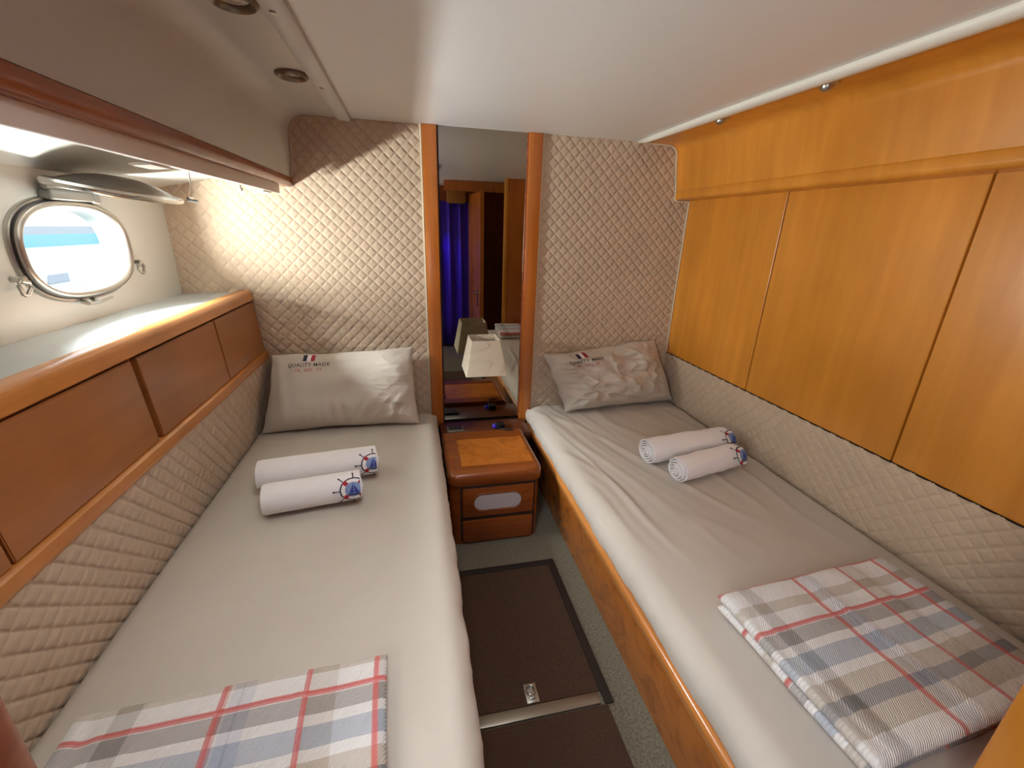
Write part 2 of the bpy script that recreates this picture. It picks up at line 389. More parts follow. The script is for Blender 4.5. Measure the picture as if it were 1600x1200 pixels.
win = empty('window_1', (-.90, PC[0], PC[1]-PB), 'oblong steel porthole in the white hull side, its deadlight raised', None, None, 'structure')
def ring(loops, k=72):
    V, Fc = [], []
    for d, h in loops:
        for dy, dz in oblong(k, d): V.append((-.90+h, PC[0]+dy, PC[1]+dz))
    for l in range(len(loops)-1):
        for i in range(k): Fc.append((l*k+i, l*k+(i+1) % k, (l+1)*k+(i+1) % k, (l+1)*k+i))
    return V, Fc
obj('flange', ring([(.004, -.002), (.004, .006), (.001, .010), (-.004, .010)]), SATIN, win, 50)
obj('gasket', ring([(-.003, .009), (-.003, .013), (-.006, .014), (-.008, .011)]), RUBBER, win, 50)
obj('frame', ring([(-.006, .006), (-.006, .018), (-.008, .022), (-.015, .024), (-.021, .020), (-.024, .010), (-.025, -.02), (-.026, -.053)]), SATIN, win, 50)
g = oblong(72, -.0235)
obj('pane', ([(-.922, PC[0]+y, PC[1]+z) for y, z in g]+[(-.926, PC[0]+y, PC[1]+z) for y, z in g],
    [tuple(range(72)), tuple(range(143, 71, -1))]+[(i, (i+1) % 72, 72+(i+1) % 72, 72+i) for i in range(72)]), GLASS, win)
def clamp(y, z, a):
    c = Vector((-.876, y, z)); R2 = Matrix.Rotation(a, 3, 'X')
    path = []
    for k in range(3):
        t_ = -PI/2+k*2*PI/3
        for dt in (-.35, 0, .35): path.append(c+R2 @ Vector((0, .017*math.cos(t_+dt)*1.0, .017*math.sin(t_+dt)-.012)))
    g_ = join(tube(path, .0045, 8, True), tube([c+Vector((-.022, 0, .008)), c+Vector((.004, 0, .008))], .007, 10), tube([c+R2 @ Vector((0, -.011, .002)), c+R2 @ Vector((0, .011, .002))], .006, 8))
    o = obj('clamp', g_, SATIN, win, 60)
clamp(1.245, -.150, -.3); clamp(1.716, -.146, .3)
obj('latch', join(tube([(-.89, 1.43, -.222), (-.872, 1.43, -.226)], .007, 10), tube([(-.874, 1.425, -.226), (-.874, 1.47, -.230), (-.873, 1.53, -.224)], [.006, .005, .003], 8), tube([(-.89, 1.47, -.222), (-.872, 1.47, -.228)], .006, 10)), SATIN, win, 60)
# deadlight cover, hinged above the pane and hanging nearly level
cy_, hx, hz = 1.485, -.876, .084; dr = math.radians(9.5)
ex = Vector((math.cos(dr), 0, -math.sin(dr))); ey = Vector((0, 1, 0)); en = Vector((math.sin(dr), 0, math.cos(dr)))
cc = Vector((hx, cy_, hz))+ex*.116
def cov(loops, k=72, a=.200, b=.112):
    V, Fc = [], []
    for d, h in loops:
        for p, q_ in oblong(k, d, a, b): V.append(tuple(cc+ey*p+ex*q_+en*h))
    for l in range(len(loops)-1):
        for i in range(k): Fc.append((l*k+i, l*k+(i+1) % k, (l+1)*k+(i+1) % k, (l+1)*k+i))
    return V, Fc
cv = obj('deadlight', cov([(-.012, -.006), (-.004, -.008), (0, -.004), (.001, .002), (-.003, .008), (-.012, .009), (-.02, .006)]), CHROME, win, 40)
V, Fc = cov([(-.018, .006)]); k = 72
V = []; L = 7
for l in range(L):
    s_ = 1-.0*l; fr = l/(L-1)
    for p, q_ in oblong(k, -.018, .200, .112): V.append(tuple(cc+ey*p*(1-fr*.97)+ex*q_*(1-fr*.97)+en*(.006+.032*(1-(1-fr)**2.2))))
Fc = [(l*k+i, l*k+(i+1) % k, (l+1)*k+(i+1) % k, (l+1)*k+i) for l in range(L-1) for i in range(k)]+[tuple(range((L-1)*k, L*k))]
o = obj('dome', (V, Fc), DOMEG, cv, 179)
g = oblong(72, -.012, .200, .112)
obj('under_plate', ([tuple(cc+ey*p+ex*q_+en*-.005) for p, q_ in g]+[tuple(cc+ey*p+ex*q_+en*-.001) for p, q_ in g], [tuple(range(72)), tuple(range(143, 71, -1))]+[(i, (i+1) % 72, 72+(i+1) % 72, 72+i) for i in range(72)]), CHROME, cv)
obj('catch', join(tube([cc+ey*.145+ex*.100+en*.006, cc+ey*.145+ex*.128+en*.008], .005, 8), tube([cc+ey*.13+ex*.106+en*.012, cc+ey*.165+ex*.106+en*.012], .005, 8)), CHROME, cv, 60)
obj('hinge', join(box(-.90, -.868, 1.40, 1.57, .036, .062, .006), tube([(-.874, 1.39, .068), (-.874, 1.58, .068)], .008, 10), box(-.90, -.866, 1.555, 1.585, .034, .066, .004)), DOMEG, win, 50)
obj('cord', tube([tuple(cc+ey*.135+ex*.106+en*.012), (-.62, 1.565, .10), (-.60, 1.52, .155)], .0016, 6), SATIN, win, 60)

# ---- aft... far wall: two quilted panels on a backing
wb = empty('wall_back', (.2, YB+.03, ZF), 'far bulkhead covered in beige diamond-quilted panels', None, None, 'structure')
obj('backing', box(-.95, 1.40, YB+.012, YB+.06, ZF, .45), DARK, wb)
quilt('quilted_panel', wb, (-.93, YB+.004, -.95), (1, 0, 0), (0, 0, 1), .986, .95+.40)
quilt('quilted_panel', wb, (.571, YB+.004, -.95), (1, 0, 0), (0, 0, 1), .76, .95+.40)
yp = YB-.002
obj('piping', tube([(.0585, yp, ZC), (.0585, yp, -.1), (.0595, yp, -.9)], .0045, 8), PIPE, wb, 60)
obj('piping', tube([(.5665, yp, ZC), (.5665, yp, -.1), (.5655, yp, -.9)], .0045, 8), PIPE, wb, 60)
path = [(1.03, yp, .3775), (1.13, yp, .377)]+[(x, yp, z) for x, z in arc(1.158, .335, .040, 85, 5, 6)]+[(1.203, yp, .29), (1.220, yp, .19)]
path += [(x, yp, z) for x, z in arc(1.236, .163, .016, 180, 270, 4)]+[(1.30, yp, .146)]
obj('piping', tube(path, .004, 8), PIPE, wb, 60)
obj('piping', tube([(1.297, yp, .145), (1.296, yp, -.2), (1.297, yp, -.585)], .004, 8), PIPE, wb, 60)
path = [(-.30, yp, .378), (-.365, yp, .377)]+[(x, yp, z) for x, z in arc(-.367, .317, .06, 90, 180, 6)]+[(-.431, yp, .24), (-.441, yp, .168)]
obj('piping', tube(path, .004, 8), QUILT, wb, 60)

# ---- right wall: veneer panels, overhead fascia, slanted quilted pad
wr_ = empty('wall_right', (1.32, 1, ZF), 'honey veneer panelling above the right berth', None, None, 'structure')
obj('backing', box(1.318, 1.40, .20, YB, -.60, .45), DARK, wr_)
tr6 = empty('trim_6', (1.34, 1, -.9), 'slanted quilted beige pad below the honey panels along the right berth', None, None, 'structure')
obj('pad_board', prism_y([(1.300, -.588), (1.345, -.87), (1.40, -.87), (1.40, -.588)], .26, YB), DARK, tr6)
obj('hull_lining', box(1.372, 1.40, .20, YB, ZF, -.87), DARK, tr6)
for ya, yb in ((.26, .8245), (.8300, 1.4080), (1.4135, YB-.003)):
    obj('panel', box(1.300, 1.319, ya, yb, -.588, .20, .0015, 1), W_PANEL, wr_)
prof = [(1.06, ZC+.02), (1.06, ZC-.001), (1.14, ZC-.002)]+arc(1.158, ZC-.045, .042, 88, 2, 6)+[(1.204, .30), (1.222, .185)]+[(1.235, .178), (1.238, .168)]+arc(1.243, .160, .012, 180, 270, 4)+[(1.319, .150), (1.319, ZC+.02)]
prof = [(1.06, ZC+.02), (1.06, ZC-.001), (1.14, ZC-.002)]+arc(1.158, ZC-.045, .042, 88, 2, 6)+[(1.204, .30), (1.222, .190), (1.319, .190), (1.319, ZC+.02)]
obj('fascia', prism_y(prof, .26, YB-.003), W_PANEL, wr_, 35)
obj('fascia_moulding', prism_y([(1.222, .190), (1.219, .186)]+arc(1.232, .165, .014, 180, 270, 5)+[(1.319, .151), (1.319, .190)], .26, YB-.003), W_PANEL, wr_, 35)
sl = math.hypot(.042, .275)
quilt('quilted_pad', tr6, (1.337, YB, -.864), (0, -1, 0), (-.042/sl, 0, .275/sl), 1.74, sl+.0015, ph=(3, 1))

# ---- left wall lower quilted pad
tr5 = empty('trim_5', (-.68, 1, -.9), 'slanted quilted beige pad under the left wall cabinet', None, None, 'structure')
quilt('quilted_pad', tr5, (-.6795, .26, -.90), (0, 1, 0), (.054/.36, 0, .3559/.36), 1.74, .352, ph=(2, 5))
obj('pad_board', prism_y([(-.684, -.92), (-.630, -.556), (-.66, -.556), (-.72, -.92)], .26, YB), DARK, tr5)

# ---- bulkheads either side of the doorway the photo is taken from
wf = empty('wall_front', (.24, .22, ZF), 'wooden bulkheads either side of the cabin doorway', None, None, 'structure')
obj('bulkhead', box(.795, 1.40, .205, .247, ZF, .45), W_UP, wf)
obj('bulkhead', box(-.95, -.284, .205, .247, ZF, .45), W_RED, wf)
obj('door_post', box(.765, .795, .200, .252, ZF, ZC, .006), W_PANEL, wf, 40)  # lighter wood here puts the light on this post into its colour
obj('door_post', box(-.284, -.257, .200, .252, ZF, ZC, .008), W_RED, wf, 40)
# the passage behind the camera, seen only in the mirror
wp = empty('wall_passage', (.2, YD, ZF), 'dark wooden passage walls behind the doorway', None, None, 'structure')
obj('passage_end', box(-.95, 1.40, YD-.06, YD, ZF, .45), W_RED, wp)
obj('passage_side', box(-.95, -.80, YD, .205, ZF, .45), W_RED, wp)
obj('passage_side', box(1.10, 1.40, YD, .205, ZF, .45), DARK, wp)
dr_ = empty('door_1', (.60, -.33, ZF), 'open wooden passage door with a steel lever, reflected in the mirror', None, None, 'structure')
obj('door_leaf', prism_z([(.606, -.04), (.640, -.045), (.605, -.60), (.571, -.595)], ZF+.01, .30), W_UP, dr_)
obj('door_handle', join(tube([(.60, -.13, -.575), (.565, -.13, -.575)], .011, 12), tube([(.568, -.125, -.575), (.568, -.20, -.575)], .008, 10), box(.596, .604, -.155, -.105, -.70, -.53, .002)), CHROME, dr_, 50)
obj('door_header', box(.30, 1.10, -.16, -.12, .30, .45), W_UP, dr_)
def curt(u_, v_): return (.02+.60*u_, YD+.045+.018*math.sin(u_*34)+.006*math.sin(u_*71+v_*3), ZF+.02+1.44*v_)
cu = obj('curtain', grid(curt, 120, 6), CURT, None, 179); tag(cu, 'violet-blue curtain in the passage, seen in the mirror', 'curtain')
md = cu.modifiers.new('solid', 'SOLIDIFY'); md.thickness = .004
va = obj('valance', box(.36, .54, YD+.07, YD+.115, .22, .34, .012), YELLOW, None, 50); tag(va, 'small ochre valance above the violet curtain in the mirror', 'valance')
pl_ = bpy.data.lights.new('violet_led', 'SPOT'); pl_.energy = 18; pl_.color = (.12, .03, 1); pl_.shadow_soft_size = .03; pl_.spot_size = math.radians(75); pl_.spot_blend = .8
po = bpy.data.objects.new('violet_led', pl_); COL.objects.link(po); po.location = (.05, -.42, .10+H)
po.rotation_euler = (Vector((.40, -.62, -.55))-Vector((.05, -.42, .10))).to_track_quat('-Z', 'Y').to_euler()

# ================================================================== MIRROR between the quilted panels
mi = empty('mirror', (.31, YB, -.905), 'tall narrow mirror in an orange wood frame on the far wall', 'mirror')
obj('mirror_glass', box(.112, .510, YB+.001, YB+.006, -.91, ZC+.01), MIRROR, mi)
obj('frame_stile', box(.063, .120, YB-.016, YB+.010, -.93, ZC, .003), W_UP, mi, 40)
obj('frame_stile', box(.503, .562, YB-.016, YB+.010, -.93, ZC, .003), W_UP, mi, 40)
obj('edge_strip', box(.120, .127, YB-.006, YB+.004, -.905, ZC), DARK, mi)
obj('edge_strip', box(.497, .503, YB-.006, YB+.004, -.905, ZC), W_RED, mi)

# ================================================================== LEFT CABINET
ca = empty('wall_cabinet', (-.77, 1.15, -.56), 'long wooden wall cabinet with white top under the porthole', 'cabinet')
Y0, Y1 = .262, YB-.004
obj('carcass', prism_y([(-.899, -.30), (-.672, -.30), (-.656, -.545), (-.899, -.545)], Y0, Y1), DARK, ca)
obj('shelf_top', prism_y([(-.899, -.300), (-.899, -.279), (-.700, -.275), (-.700, -.300)], Y0, Y1), SHELF, ca)
prof = [(-.702, -.300), (-.702, -.2755)]+[(-.697, -.268), (-.687, -.264)]+arc(-.668, -.285, .021, 85, 0, 6)+[(-.645, -.296), (-.643, -.304), (-.646, -.3075), (-.672, -.3075)]
obj('nosing', prism_y(prof, Y0, Y1), W_TRIM, ca, 40)
def facep(t_, out):     # point on the slanted front: t_ 0 top .. 1 bottom
    return (-.6475+.0165*t_+out, -.314-.206*t_)
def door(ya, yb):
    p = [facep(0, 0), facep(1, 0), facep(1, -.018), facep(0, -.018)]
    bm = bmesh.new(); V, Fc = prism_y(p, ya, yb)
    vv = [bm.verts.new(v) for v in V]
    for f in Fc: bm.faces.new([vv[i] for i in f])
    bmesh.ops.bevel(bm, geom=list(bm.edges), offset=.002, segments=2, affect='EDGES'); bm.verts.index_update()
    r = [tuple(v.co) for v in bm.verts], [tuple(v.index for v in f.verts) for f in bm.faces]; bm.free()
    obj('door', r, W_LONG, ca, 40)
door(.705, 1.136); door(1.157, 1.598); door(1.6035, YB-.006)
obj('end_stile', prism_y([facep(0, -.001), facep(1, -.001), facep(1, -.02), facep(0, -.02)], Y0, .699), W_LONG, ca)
obj('divider', prism_y([facep(0, -.012), facep(1, -.012), facep(1, -.025), facep(0, -.025)], 1.137, 1.156), W_RED, ca)
obj('bottom_rail', prism_y([(-.660, -.5225), (-.629, -.5225), (-.622, -.527), (-.619, -.545)]+arc(-.627, -.550, .008, 0, -90, 4)+[(-.660, -.558)], Y0, Y1), W_TRIM, ca, 40)

# ================================================================== DOWNLIGHTS
def downlight(x, y, z, r, label, group=None):
    d = empty('downlight', (x, y, z), label, 'light', group)
    obj('bezel', lathe((x, y, z), [(r*.62, .002), (r*.66, -.004), (r*.85, -.010), (r, -.005), (r*1.02, .002)], 36), AGED, d, 60)
    obj('reflector', lathe((x, y, z), [(r*.63, .003), (r*.5, .0045), (r*.2, .005)], 24), AGED, d, 60)
    obj('lens', lathe((x, y, z), [(0, -.003), (r*.3, -.002), (r*.45, .003), (r*.46, .006)], 24), LENS, d, 60)
downlight(-.295, 1.497, ZC-.002, .043, 'farther recessed steel downlight in the left soffit beside the batten')
downlight(-.296, 1.070, ZC-.002, .043, 'nearer recessed steel downlight in the left soffit, cut by the top of frame')
def spot(x, y, label):
    z = ZC
    d = empty('spotlight', (x, y, z-.03), label, 'light')
    obj('bezel', lathe((x, y, z), [(.027, .0), (.027, -.006), (.021, -.010), (.016, -.008)], 28), SATIN, d, 60)
    obj('bulb_housing', lathe((x, y, z), [(.016, -.006), (.015, -.015), (.010, -.020), (0, -.022)], 24), SATIN, d, 60)
spot(1.072, 1.115, 'nearer small ceiling spotlight on the veneer strip by the right trim')
spot(1.060, 1.52, 'farther small ceiling spotlight on the veneer strip by the right trim')

# ================================================================== BERTHS
ZM = -.84
bl = empty('berth', (-.3, 1.1, ZF), 'left berth base standing below the wall cabinet', 'bed')
obj('base', box(-.66, .070, .262, YB-.02, ZF, -.995), W_NIGHT, bl)
br = empty('berth', (.95, 1.1, ZF), 'right berth base with burl veneer side below the honey panelling', 'bed')
obj('base', prism_y([(.585, ZF), (.566, -.937), (1.34, -.937), (1.34, ZF)], .262, YB-.02), DARK, br)
obj('side_board', prism_y([(.572, ZF+.001), (.547, -.965), (.566, -.962), (.592, ZF+.001)], .262, YB-.022), BURL, br)
obj('side_moulding', prism_y([(.541, -.975)]+arc(.551, -.949, .016, 200, 60, 7)+[(.568, -.946), (.568, -.975)], .262, YB-.022), W_TRIM, br, 40)

def mattress(name, label, x0, x1, side, drop, wr):
    """side=+1 rounded long edge at x1, -1 at x0. drop = z of the lower hem"""
    R = .055; ya, yb = .268, YB-.012
    if side > 0: prof = [(x0, -.99), (x0, ZM-.03)]+arc(x0+.03, ZM-.03, .03, 180, 90, 4)+[(x0+.03+(x1-R-x0-.03)*i/44, ZM) for i in range(1, 45)]+arc(x1-R, ZM-R, R, 90, 0, 8)[1:]+[(x1-.004*i*i/16, ZM-R-(ZM-R-drop)*i/8) for i in range(1, 9)]
    else:
        prof = [(x1, -.9325), (x1, ZM-.03)]+arc(x1-.03, ZM-.03, .03, 0, 90, 4)+[(x1-.03+(x0+R-x1+.03)*i/96, ZM) for i in range(1, 97)]+arc(x0+R, ZM-R, R, 90, 180, 8)[1:]+[(x0+.003*i*i/16, ZM-R-(ZM-R-drop)*i/6) for i in range(1, 7)]
    ny = 150; V = []; k = len(prof)
    for j in range(ny+1):
        y = ya+(yb-ya)*j/ny
        e = min(1, (yb-y)/.05); rd = .045*(1-math.sqrt(max(0, 1-(1-e)**2)))
        e2 = min(1, (y-ya)/.05); rd += .045*(1-math.sqrt(max(0, 1-(1-e2)**2)))
        for i, (x, z) in enumerate(prof):
            top = max(0, min(1, (z-(ZM-.05))/.05))
            d = wr(x, y)*top
            cr = .008*math.sin(PI*max(0, min(1, (x-x0)/(x1-x0))))*top
            zz = z+d+cr-rd*top
            sdx = 0
            if z < ZM-.02: 
                sw = .004*nz(y*9, z*7, 5)+.003*ridge(y*16+z*6, z*5, 9)
                zz = z+(.006*nz(y*6, 1, 3) if i > k-4 else 0)
                sdx = sw*(1 if side > 0 else -1)*(1 if (side > 0) == (x > (x0+x1)/2) else 0)
            V.append((x+sdx, y, zz))
    Fc = [(j*k+i, j*k+i+1, (j+1)*k+i+1, (j+1)*k+i) for j in range(ny) for i in range(k-1)]
    Fc += [tuple(range(k)), tuple(range(ny*k, ny*k+k)), ]+[(j*k, j*k+k-1, (j+1)*k+k-1, (j+1)*k) for j in range(ny)]
    o = obj(name, (V, Fc), SHEET, None, 60); return tag(o, label, 'mattress')
def wr_left(x, y):
    d = .0022*nz(x*3, y*2.2, 1)
    d += .0015*max(0, ridge(x*2+y*5, y*1.2-x*3, 4)-.75)*4*.6
    return d
def wr_right(x, y):
    # creases fanning from the head end along the near edge
    e = max(0, 1-(x-.54)/.38); f = max(0, min(1, (y-.75)/.35))
    s = (x-.54)*14+(y-1.9)*3.6+.6*nz(x*4, y*3, 7)
    d = .0040*e*f*(math.sin(s*2.1)+.7*math.sin(s*4.7+1.3)+.45*math.sin(s*9+2*nz(x*5, y*3, 8)))
    d += .0060*f*max(0, ridge(x*6+y*2.2, y*1.3-x*1.5, 2)-.7)*3.0
    return d+.0025*nz(x*3, y*2, 3)
mattress('mattress', 'mattress in taupe fitted sheet on the left berth by the porthole', -.668, .086, 1, -.99, wr_left)
mattress('mattress', 'mattress in creased taupe sheet on the right berth by the honey panels', .540, 1.322, -1, -.930, wr_right)

# ================================================================== PILLOWS
class Pillow:
    def __init__(s, corners, T, seed, wrk, Tb=None, wob=.02):
        s.wob = wob
        s.c = [Vector(c) for c in corners]; s.T = T; s.Tb = Tb or T*.6; s.seed = seed; s.wrk = wrk      # bl, br, tl, tr
        s.n = ((s.c[1]-s.c[0])+(s.c[3]-s.c[2])).cross((s.c[2]-s.c[0])+(s.c[3]-s.c[1])).normalized()
        s.W = ((s.c[1]-s.c[0]).length+(s.c[3]-s.c[2]).length)/2; s.Hh = ((s.c[2]-s.c[0]).length+(s.c[3]-s.c[1]).length)/2
    def pt(s, u, v, off=0, back=False):
        pu = u*(1-.035*(1-v*v)*abs(u)); pv = v*(1-.06*(1-u*u)*abs(v))
        pu += s.wob*nz(u*2.2, v*2.2, s.seed*7); pv += s.wob*1.6*nz(u*2.6+9, v*2.2, s.seed*7)
        a, b = (pu+1)/2, (pv+1)/2
        p = (s.c[0]*(1-a)+s.c[1]*a)*(1-b)+(s.c[2]*(1-a)+s.c[3]*a)*b
        m = max(0, 1-abs(u)**2.6)**.55*max(0, 1-abs(v)**2.4)**.55
        sag = 1-.25*v
        edge = min(1, 3*(1-max(abs(u), abs(v))))
        if back: h = -s.Tb*m*sag
        else: h = s.T*m*sag+edge*1.5*s.wrk(u, v)+off
        return p+s.n*h
    def mesh(s, nu=128, nv=84):
        V, Fc = grid(lambda a, b: s.pt(2*a-1, 2*b-1), nu, nv)
        V2, F2 = grid(lambda a, b: s.pt(2*a-1, 2*b-1, 0, True), nu, nv)
        k = len(V); mp_ = {}
        for j in range(nv+1):
            for i in range(nu+1):
                q_ = j*(nu+1)+i; mp_[q_] = q_ if i in (0, nu) or j in (0, nv) else k+q_
        return V+V2, Fc+[tuple(mp_[i] for i in f) for f in F2]
def clean(g):
    used = sorted({i for f in g[1] for i in f}); m = {o: k for k, o in enumerate(used)}
    return [g[0][i] for i in used], [tuple(m[i] for i in f) for f in g[1]]+[], (g[2] if len(g) > 2 else None)
def text_geo(s, size, align='CENTER'):
    c = bpy.data.curves.new('t', 'FONT'); c.body = s; c.size = size; c.align_x = align; c.resolution_u = 2; c.space_character = 1.12
    c.offset = size*.012
    o = bpy.data.objects.new('t', c); COL.objects.link(o)
    dg = bpy.context.evaluated_depsgraph_get(); me = bpy.data.meshes.new_from_object(o.evaluated_get(dg))
    bm = bmesh.new(); bm.from_mesh(me); bmesh.ops.triangulate(bm, faces=bm.faces)
    bmesh.ops.subdivide_edges(bm, edges=bm.edges, cuts=2); bmesh.ops.triangulate(bm, faces=bm.faces); bm.verts.index_update()
    r = [tuple(v.co) for v in bm.verts], [tuple(v.index for v in f.verts) for f in bm.faces]; bm.free()
    bpy.data.objects.remove(o); bpy.data.curves.remove(c); bpy.data.meshes.remove(me)
    return r
def rect2(x0, x1, y0, y1, k=6):
    V, Fc = grid(lambda a, b: (x0+(x1-x0)*a, y0+(y1-y0)*b, 0), k, k); return V, Fc
def pillow(label, P, u0, v0, rot):
    o = empty('pillow', (sum(c.x for c in P.c)/4, min(c.y for c in P.c), ZM), label, 'pillow')
    obj('pillowcase', clean(P.mesh()), PILLOWC, o, 179)
    def put(g, z=.0022):
        c, s_ = math.cos(rot), math.sin(rot)
        return [tuple(P.pt(u0+(x*c-y*s_)/(P.W/2), v0+(x*s_+y*c)/(P.Hh/2), z)) for x, y, *_ in g[0]], g[1]
    w_, h_ = .018, .030
    obj('flag_print', join(setmat(put(rect2(-1.5*w_, -.5*w_, 0, h_)), 0), setmat(put(rect2(-.5*w_, .5*w_, 0, h_)), 1), setmat(put(rect2(.5*w_, 1.5*w_, 0, h_)), 2)), [NAVY, WHITET, REDT], o)
    g = text_geo('QUALITY MADE', .0235); g = ([(x, y-.025, 0) for x, y, *_ in g[0]], g[1]); obj('lettering', put(g), GREYT, o)
    g = text_geo('TR. NO. 77', .0215); g = ([(x, y-.050, 0) for x, y, *_ in g[0]], g[1]); obj('lettering', put(g), REDP, o)
    return o
def wl_(u, v):
    d = .006*nz(u*2.2, v*2.2, 11)
    lo = max(0, min(1, (-v-.1)/.6)); r_ = max(0, min(1, (u+.3)/.9))
    s = u*7-v*2.5+.5*nz(u*3, v*3, 2)
    d += .0075*lo*r_*(max(0, math.sin(s*2.2))**3-.25)+.0035*lo*r_*(max(0, math.sin(s*5.3+nz(u*4, v*4, 6)*2))**2-.3)
    d += .003*lo*max(0, 1-abs(u+.12)/.35)*math.sin(u*46+v*4+nz(u*3, v*3, 1)*2)
    d += .006*max(0, min(1, (u-.45)/.4))*math.sin(v*9+u*5+nz(u*3, v*4, 8)*2)
    d += .004*max(0, min(1, (-u-.55)/.3))*math.sin(u*22+v*3)
    d += .0022*max(0, min(1, (u-.2)/.5))*max(0, ridge(u*3-v*2, v*6+u*2, 61)-.6)*2.5
    return d
def wrr(u, v):
    d = .016*nz(u*2.0+3, v*2.0, 21)+.010*nz(u*4.2, v*4.6, 31)
    d += .010*max(0, ridge(u*2.1+v*1.4, v*2.6-u*.8, 5)-.6)*2.0
    d += .006*max(0, ridge(u*4+1, v*3.2+u*1.6, 15)-.65)*2.0
    d += .0035*math.sin(13*(v+.5*u)+4*nz(u*2.2, v*2.2, 3))*max(0, nz(u*1.7, v*1.7, 77)+.25)
    if u < -.3: d += .018*min(1, (-u-.3)/.4)*max(0, ridge(u*3+v, v*3-u*2, 41)-.5)*2
    return d
PL = Pillow([(-.640, 1.815, -.831), (.005, 1.815, -.828), (-.597, 1.955, -.530), (-.012, 1.950, -.510)], .082, 1, wl_)
PR = Pillow([(.690, 1.830, -.826), (1.318, 1.900, -.830), (.598, 1.945, -.566), (1.200, 1.970, -.505)], .095, 2, wrr, .085, .035)
pillow('taupe pillow propped at the head of the left berth, smoother of the two', PL, -.455, .76, .02)
pillow('crumpled taupe pillow propped at the head of the right berth', PR, -.44, .73, .03)

# ================================================================== ROLLED TOWELS
def towel(label, p0, p1, R, fl, phi0, cone0, cone1, seed, wrink, emb=True, ec=.022):
    """p0,p1 = ends of the line the roll rests on; fl = height/width; phi0 = where the emblem faces (deg above the horizon, towards the viewer)"""
    p0, p1 = Vector(p0), Vector(p1); ax = (p1-p0); Ln = ax.length; ax.normalize()
    out = Vector((ax.y, -ax.x, 0)).normalized(); up = Vector((0, 0, 1)); mid = (p0+p1)/2+up*(R*fl)
    def surf(s, phi, r, extra=0):                 # s along the axis, metres from the middle
        rr = r*(1+wrink*(nz(s*14, phi*1.3, seed)*.5+max(0, ridge(s*9+phi*.8, phi*.7, seed+3)-.6)*.7)*(r/R))+extra
        y_ = rr*math.cos(phi); z_ = rr*math.sin(phi)*fl
        z_ = max(z_, -R*fl*.97)
        return mid+ax*s+out*y_*1.02+up*z_
    o = empty('rolled_towel', tuple((p0+p1)/2), label, 'towel')
    turns = 5; per = 36; r0 = R*.10; pitch = (R-r0)/turns; th = pitch*.80
    cen = []
    for i in range(turns*per+1):
        f = i/(turns*per); cen.append((r0+(R-r0)*f, -PI*.6+2*PI*turns*f+phi0*0-PI*.5))
    na = 22; V = []; Fc = []; k = len(cen)
    for a_ in range(na+1):
        t_ = a_/na*2-1
        for side in (0, 1):
            for r, ph in cen:
                rr = max(.001, r-(0 if side == 0 else th))
                e = (1-r/R); s = t_*Ln/2
                if t_ < 0: s -= cone0*e*min(1, (-t_)/.2)
                else: s += cone1*e*min(1, t_/.2)
                # soft rounded hems
                hem = max(0, abs(t_)-.9)/.1; rr2 = rr-(th*.25*hem*hem if side == 0 else -th*.25*hem*hem)
                V.append(tuple(surf(s, ph, rr2)))
    row = 2*k
    for a_ in range(na):
        for i in range(k-1):
            A = a_*row+i; Fc.append((A, A+1, A+row+1, A+row)); B = A+k; Fc.append((B, B+1, B+row+1, B+row))
        for i in (0, k-1): A = a_*row+i; Fc.append((A, A+k, A+k+row, A+row))
    for a_ in (0, na):
        for i in range(k-1): A = a_*row+i; Fc.append((A, A+1, A+k+1, A+k))
    obj('roll', (V, Fc), TERRY, o, 50)
    if not emb: return o
    sc = Ln/2-ec; ph0 = math.radians(phi0); S = .040; lim = Ln/2-.002
    def put(g, z):
        V = []
        for x, y, *_ in g[0]:
            s = min(sc+x, lim); V.append(tuple(surf(s, ph0+y/R, R, z)))
        fs = [f for f in g[1] if min(sc+g[0][i][0] for i in f) < lim]
        return clean((V, fs))[:2]
    def annulus(r0_, r1_, k=48): return grid(lambda a, b: ((r0_+(r1_-r0_)*b)*math.cos(2*PI*a), (r0_+(r1_-r0_)*b)*math.sin(2*PI*a), 0), k, 2)
    def rot(g, an): c, s = math.cos(an), math.sin(an); return [(x*c-y*s, x*s+y*c, 0) for x, y, *_ in g[0]], g[1]
    parts = [setmat(put(annulus(S*.90, S*1.0), .0012), 0), setmat(put(annulus(S*.62, S*.90), .0010), 4)]
    for q in range(8):
        parts.append(setmat(put(rot(rect2(S*.98, S*1.48, -S*.035, S*.035, 4), q*PI/4), .0012), 0))
        parts.append(setmat(put(rot(rect2(S*1.36, S*1.50, -S*.065, S*.065, 3), q*PI/4), .0013), 0))
    for q in (1, 3, 5, 7): parts.append(setmat(put(rot(rect2(S*.62, S*.98, -S*.16, S*.16, 5), q*PI/4), .0015), 1))
    parts.append(setmat(put(annulus(0.001, S*.62), .0010), 3))
    parts.append(setmat(put(grid(lambda a, b: (-S*.34+S*.34*a+b*S*.34*(1-a)*0, -S*.30+S*.85*b*a, 0), 8, 8), .0014), 2))
    parts.append(setmat(put(grid(lambda a, b: (S*.04+S*.40*a, -S*.30+S*.72*b*(1-a), 0), 8, 8), .0014), 2))
    parts.append(setmat(put(grid(lambda a, b: (-S*.42+S*.84*a, -S*.48+S*.12*b+S*.02*math.sin(a*9), 0), 10, 3), .0014), 0))
    obj('embroidered_emblem', join(*parts), [NAVY, REDT, BLUET, LBLUE, WHITET], o)
    return o
zt = ZM+.0115
towel('longer white rolled towel lying behind on the left berth', (-.515, 1.372, zt), (-.152, 1.420, zt), .058, .86, 20, .004, .010, 3, .05, ec=.012)
towel('shorter white rolled towel lying in front on the left berth', (-.462, 1.232, zt), (-.190, 1.272, zt), .053, .88, 22, .004, .006, 13, .04)
